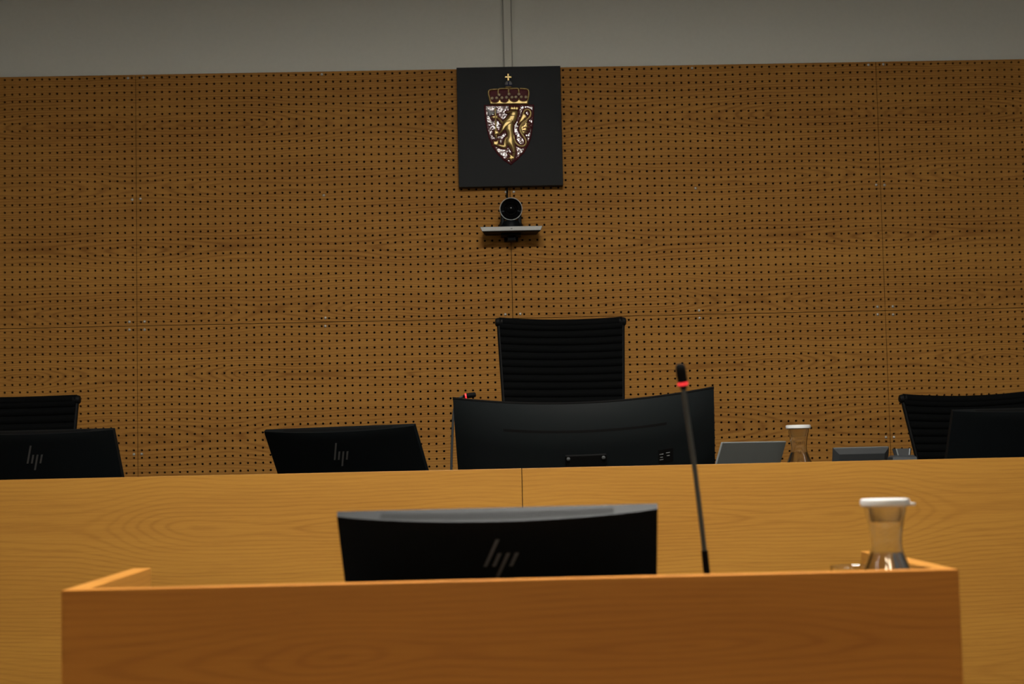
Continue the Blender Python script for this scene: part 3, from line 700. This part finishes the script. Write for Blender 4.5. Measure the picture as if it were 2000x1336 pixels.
# ------------------------------------------------------------------ gooseneck microphones
def mic(label, pts, head0, head1, basept, rs=.0042, sleeve=None, rh=.0088, smat='mic_stem'):
    t = thing('gooseneck_microphone', label, 'microphone', basept, 'gooseneck microphones with red rings')
    path = smooth_open([tuple(p) for p in pts], 2)
    MB().tube([Vector(p) for p in path], rs, 12).build('stem', smat, t, True)
    h0, h1 = Vector(head0), Vector(head1); ax = (h1-h0).normalized(); L_ = (h1-h0).length
    MB().lathe([(rs, -.006), (rs*1.5, -.001), (rh*.86, .001)], h0, 20, axis=ax).build('collar', 'matt_black', t, True)
    MB().lathe([(rh*.88, .001), (rh*1.0, .0016), (rh*1.0, .0060), (rh*.88, .0066)], h0, 24, axis=ax).build('light_ring', 'red_led', t, True)
    MB().lathe([(rh*.86, .0066), (rh*.94, .009), (rh*.97, L_*.6), (rh*.9, L_*.9), (rh*.6, L_)], h0, 24, axis=ax).build('head', 'matt_black', t, True)
    b = Vector(basept)
    MB().lathe([(.055, 0), (.056, .006), (.052, .016), (.020, .024), (.010, .030)], b, 32).build('base', 'matt_black', t, True)
    if sleeve:
        s0, s1 = Vector(sleeve[0]), Vector(sleeve[1]); MB().tube([s0, s1], rs*1.35, 14).build('sleeve', 'matt_black', t, True)
p = [at(1381.5, 1130, 2.80), at(1376, 1075, 2.795), at(1359, 930, 2.77), at(1347, 845, 2.75), at(1341, 805, 2.74), at(1337, 775, 2.725), at(1334.5, 755, 2.72)]
d = (p[0]-p[1]).normalized(); k = (p[0].z-(DD+.028))/-d.z; b0 = p[0]+d*k; bb = Vector((b0.x, b0.y, DD))
mic('slim grey gooseneck microphone on the clerk desk, red ring under its head', [b0] + p, at(1334.3, 754, 2.72), at(1328, 711, 2.715), bb, sleeve=(b0, p[1]))
Yb = 5.33
p = [at(881, 930, Yb), at(883, 860, Yb), at(885, 815, Yb), at(888, 792, Yb), at(895, 779, Yb), at(904, 774.5, Yb)]
bb = Vector((p[0].x, Yb, BD))
mic('gooseneck microphone behind the curved monitor, head bent sideways, red ring lit', [bb+Vector((0, 0, .025))] + p, at(907.5, 774, Yb), at(929.5, 770.5, Yb), bb, rs=.0040, rh=.0090, smat='grey_plastic')

# ------------------------------------------------------------------ carafes, tumbler
def carafe(label, x, y, z, spout_an, level=.196):
    t = thing('water_carafe', label, 'carafe', (x, y, z), 'waisted glass carafes with white lids')
    prof = [(.045, .0), (.0495, .006), (.0525, .030), (.0535, .060), (.0525, .100), (.0490, .130), (.0425, .155), (.0330, .180), (.0270, .196), (.0246, .208), (.0252, .222), (.0282, .242), (.0325, .262), (.0335, .270)]
    inner = [(max(r-.0022, .001), zz + (.006 if i == 0 else 0)) for i, (r, zz) in enumerate(prof)]
    o_ = [(.0001, 0)] + prof + list(reversed(inner)) + [(.0001, .006)]
    MB().lathe(o_, (x, y, z), 56).build('glass_body', 'glass', t, True)
    wp = [(.0001, .0064)] + [(r-.0001, zz) for r, zz in inner if zz < level and zz > .007]
    ri = np.interp(level, [q[1] for q in inner], [q[0] for q in inner]); wp = [(.0001, .0064), (inner[0][0]-.0002, .0064)] + [(r-.0002, zz) for r, zz in inner[1:] if zz < level] + [(ri-.0002, level), (.0001, level)]
    MB().lathe(wp, (x, y, z), 56).build('water', 'water', t, True)
    MB().lathe([(.0220, .246), (.0240, .250), (.0268, .2694)], (x, y, z), 40).build('stopper', 'frost', t, True)
    ld = MB(); ld.lathe([(.0375, .2705), (.0392, .2720), (.0395, .2790), (.0385, .2815), (.0360, .2825)], (x, y, z), 48)
    an = spout_an; dx, dy = math.cos(an), math.sin(an)
    def T(q): return Vector((x + dx*q.x - dy*q.y, y + dy*q.x + dx*q.y, z + q.z))
    ld.box(.030, .0475, -.010, .010, .2708, .2752, .001, T=T)
    ld.build('lid', 'white', t, True)
c0 = at(1728, 976, 2.660); carafe('glass water carafe with white lid at the corner of the clerk desk', c0.x, 2.660, DD, 0.0)
c0 = at(1559, 838, 5.17); carafe('glass water carafe with white lid between the laptop and touch panel', c0.x, 5.17, c0.z-.279 if False else BD, 1.7)
GY = 2.80
g0 = at(1664, 1108, GY)
tb = thing('drinking_glass', 'clear drinking glass beside the carafe on the clerk desk', 'glass', (g0.x, GY, DD))
gh = g0.z-DD+.002
MB().lathe([(.0001, 0), (.028, 0), (.029, .004), (.034, gh*.6), (.0365, gh-.001), (.0355, gh), (.0345, gh-.001), (.032, gh*.6), (.0265, .010), (.0001, .009)], (g0.x, GY, DD), 48).build('glass_wall', 'glass', tb, True)
MB().lathe([(.0355, gh-.0006), (.0367, gh-.0004), (.0367, gh+.0006), (.0355, gh+.0006)], (g0.x, GY, DD), 48, closed=True).build('rim', 'glass', tb, True)

# ------------------------------------------------------------------ laptop
def laptop():
    pos = (.845, 5.10, 1.138); T, nn = frame(pos, 41.0, 22.0, .1); W_, H_ = .31, .222
    yw = math.radians(41.0); wv = Vector((math.cos(yw), math.sin(yw), 0)); bk_ = Vector((math.sin(yw), -math.cos(yw), 0))
    hinge = T(0, -H_, 0); t = thing('laptop', 'silver laptop with raised lid turned sideways beside the curved monitor', 'laptop', (hinge.x, hinge.y, BD))
    lid = MB(); lid.box(-W_/2, W_/2, -H_, 0, -.001, .006, .0022, T=lambda q: T(q.x, q.y, q.z)); l_ = lid.build('lid', 'laptop_lid', t, False)
    sc = MB(); sc.box(-W_/2+.006, W_/2-.006, -H_+.012, -.006, -.0022, -.0011, T=lambda q: T(q.x, q.y, q.z)); sc.build('screen', 'screen', l_)
    e = MB(); e.box(-.022, .022, -H_*.55, -H_*.40, .0058, .0064, T=lambda q: T(q.x, q.y, q.z)); e.build('lid_emblem', 'alu_light', l_)
    # keyboard half on the desk, towards the sitter
    zt = BD+.016
    b = MB(); b.box(-W_/2, W_/2, .0, .218, 0, .016, .003, T=lambda q: Vector((hinge.x, hinge.y, BD)) + wv*q.x - bk_*q.y + Vector((0, 0, q.z))); bo = b.build('keyboard_base', 'laptop_lid', t)
    kb = MB(); kb.box(-W_/2+.018, W_/2-.018, .02, .12, .0155, .0170, T=lambda q: Vector((hinge.x, hinge.y, BD)) + wv*q.x - bk_*q.y + Vector((0, 0, q.z))); kb.build('keys', 'matt_black', bo)
    tp = MB(); tp.box(-.05, .05, .135, .205, .0155, .0165, T=lambda q: Vector((hinge.x, hinge.y, BD)) + wv*q.x - bk_*q.y + Vector((0, 0, q.z))); tp.build('touchpad', 'grey_plastic', bo)
    MB().tube([T(-.11, -H_-.001, .0), T(.11, -H_-.001, .0)], .006, 12).build('hinge', 'grey_plastic', t, True)
laptop()

# ------------------------------------------------------------------ touch panel on its stand
def touch_panel():
    pos = (1.178, 5.102, 1.1135); T, nn = frame(pos, 4.4, 16.0, .19); W_, H_ = .178, .150
    foot = Vector((1.178, 5.102, BD)); t = thing('touch_panel', 'dark grey touch screen seen from behind, between the carafe and the small dock', 'touch panel', foot)
    b = MB(); hw = W_/2; bv = .018
    def ring(ins, c): return [T(-hw+ins, -ins, c), T(hw-ins, -ins, c), T(hw-ins, -H_+ins, c), T(-hw+ins, -H_+ins, c)]
    rr = [ring(.001, 0), ring(0, .002), ring(0, .008), ring(.003, .011), ring(bv*.9, .020), ring(bv, .0205)]
    b.add(sum(rr, []), [(3, 2, 1, 0)] + [(4*k+i, 4*k+(i+1) % 4, 4*k+4+(i+1) % 4, 4*k+4+i) for k in range(5) for i in range(4)] + [(20, 21, 22, 23)])
    b.build('housing', 'grey_plastic', t)
    e = MB(); e.box(-hw+.002, hw-.002, -.0015, .0006, .001, .0095, .0004, T=lambda q: T(q.x, q.y, q.z)); e.build('bright_edge', 'alu', t)
    sc = MB(); sc.box(-hw+.006, hw-.006, -H_+.006, -.006, -.0012, -.0001, T=lambda q: T(q.x, q.y, q.z)); sc.build('screen', 'screen', t)
    m = T(0, -H_*.75, .02)
    MB().tube([(m.x, m.y+.05, BD+.013), (m.x, m.y+.04, BD+.045), m], [.018, .016, .014], 14).build('neck', 'matt_black', t, True)
    MB().box(m.x-.07, m.x+.07, m.y-.03, m.y+.11, BD, BD+.010, .003).build('foot', 'matt_black', t)
touch_panel()

# ------------------------------------------------------------------ small dock beside it
def dock():
    Y = 5.0
    a, b, c = at(1740, 902, Y), at(1787, 900, Y), at(1764, 876, Y)
    t = thing('desk_dock', 'small dark grey dock with raised cradle beside the touch panel', 'dock', ((a.x+b.x)/2, Y, BD))
    cx = (a.x+b.x)/2; hw = (b.x-a.x)/2
    zc = at(1764, 889, Y).z; zt = c.z; zb = BD
    base = MB(); 
    def lv(z, h, d0, d1): return [(cx-h, Y-d0, z), (cx+h, Y-d0, z), (cx+h, Y+d1, z), (cx-h, Y+d1, z)]
    rr = [lv(zb, hw*1.05, .035, .05), lv(zc-.020, hw, .030, .045), lv(zc-.006, hw*.98, .024, .040), lv(zc, hw*.80, .012, .034)]
    base.add(sum(rr, []), [(3, 2, 1, 0)] + [(4*k+i, 4*k+(i+1) % 4, 4*k+4+(i+1) % 4, 4*k+4+i) for k in range(3) for i in range(4)] + [(12, 13, 14, 15)])
    base.build('base', 'grey_plastic', t)
    cr = MB(); h1 = hw*.62; h0 = hw*.52
    prof = [(-h0-.006, Y+.004), (-h0, Y-.012), (h0, Y-.012), (h0+.006, Y+.004), (h0, Y+.020), (-h0, Y+.020)]
    n = len(prof); k_ = h1/h0
    cr.add([(cx+x, y, zc-.002) for x, y in prof] + [(cx+x*k_, y+.004, zt) for x, y in prof], [tuple(reversed(range(n)))] + [(i, (i+1) % n, n+(i+1) % n, n+i) for i in range(n)] + [tuple(n+i for i in range(n))])
    cr.build('cradle', 'grey_plastic', t)
    for s in (-1, 1):
        x = cx + s*(h0-.002); MB().tube([(x, Y-.0125, zc), (cx+s*(h1-.002), Y-.0085, zt-.0005)], .0022, 8).build('cradle_rib', 'alu', t, True)
dock()
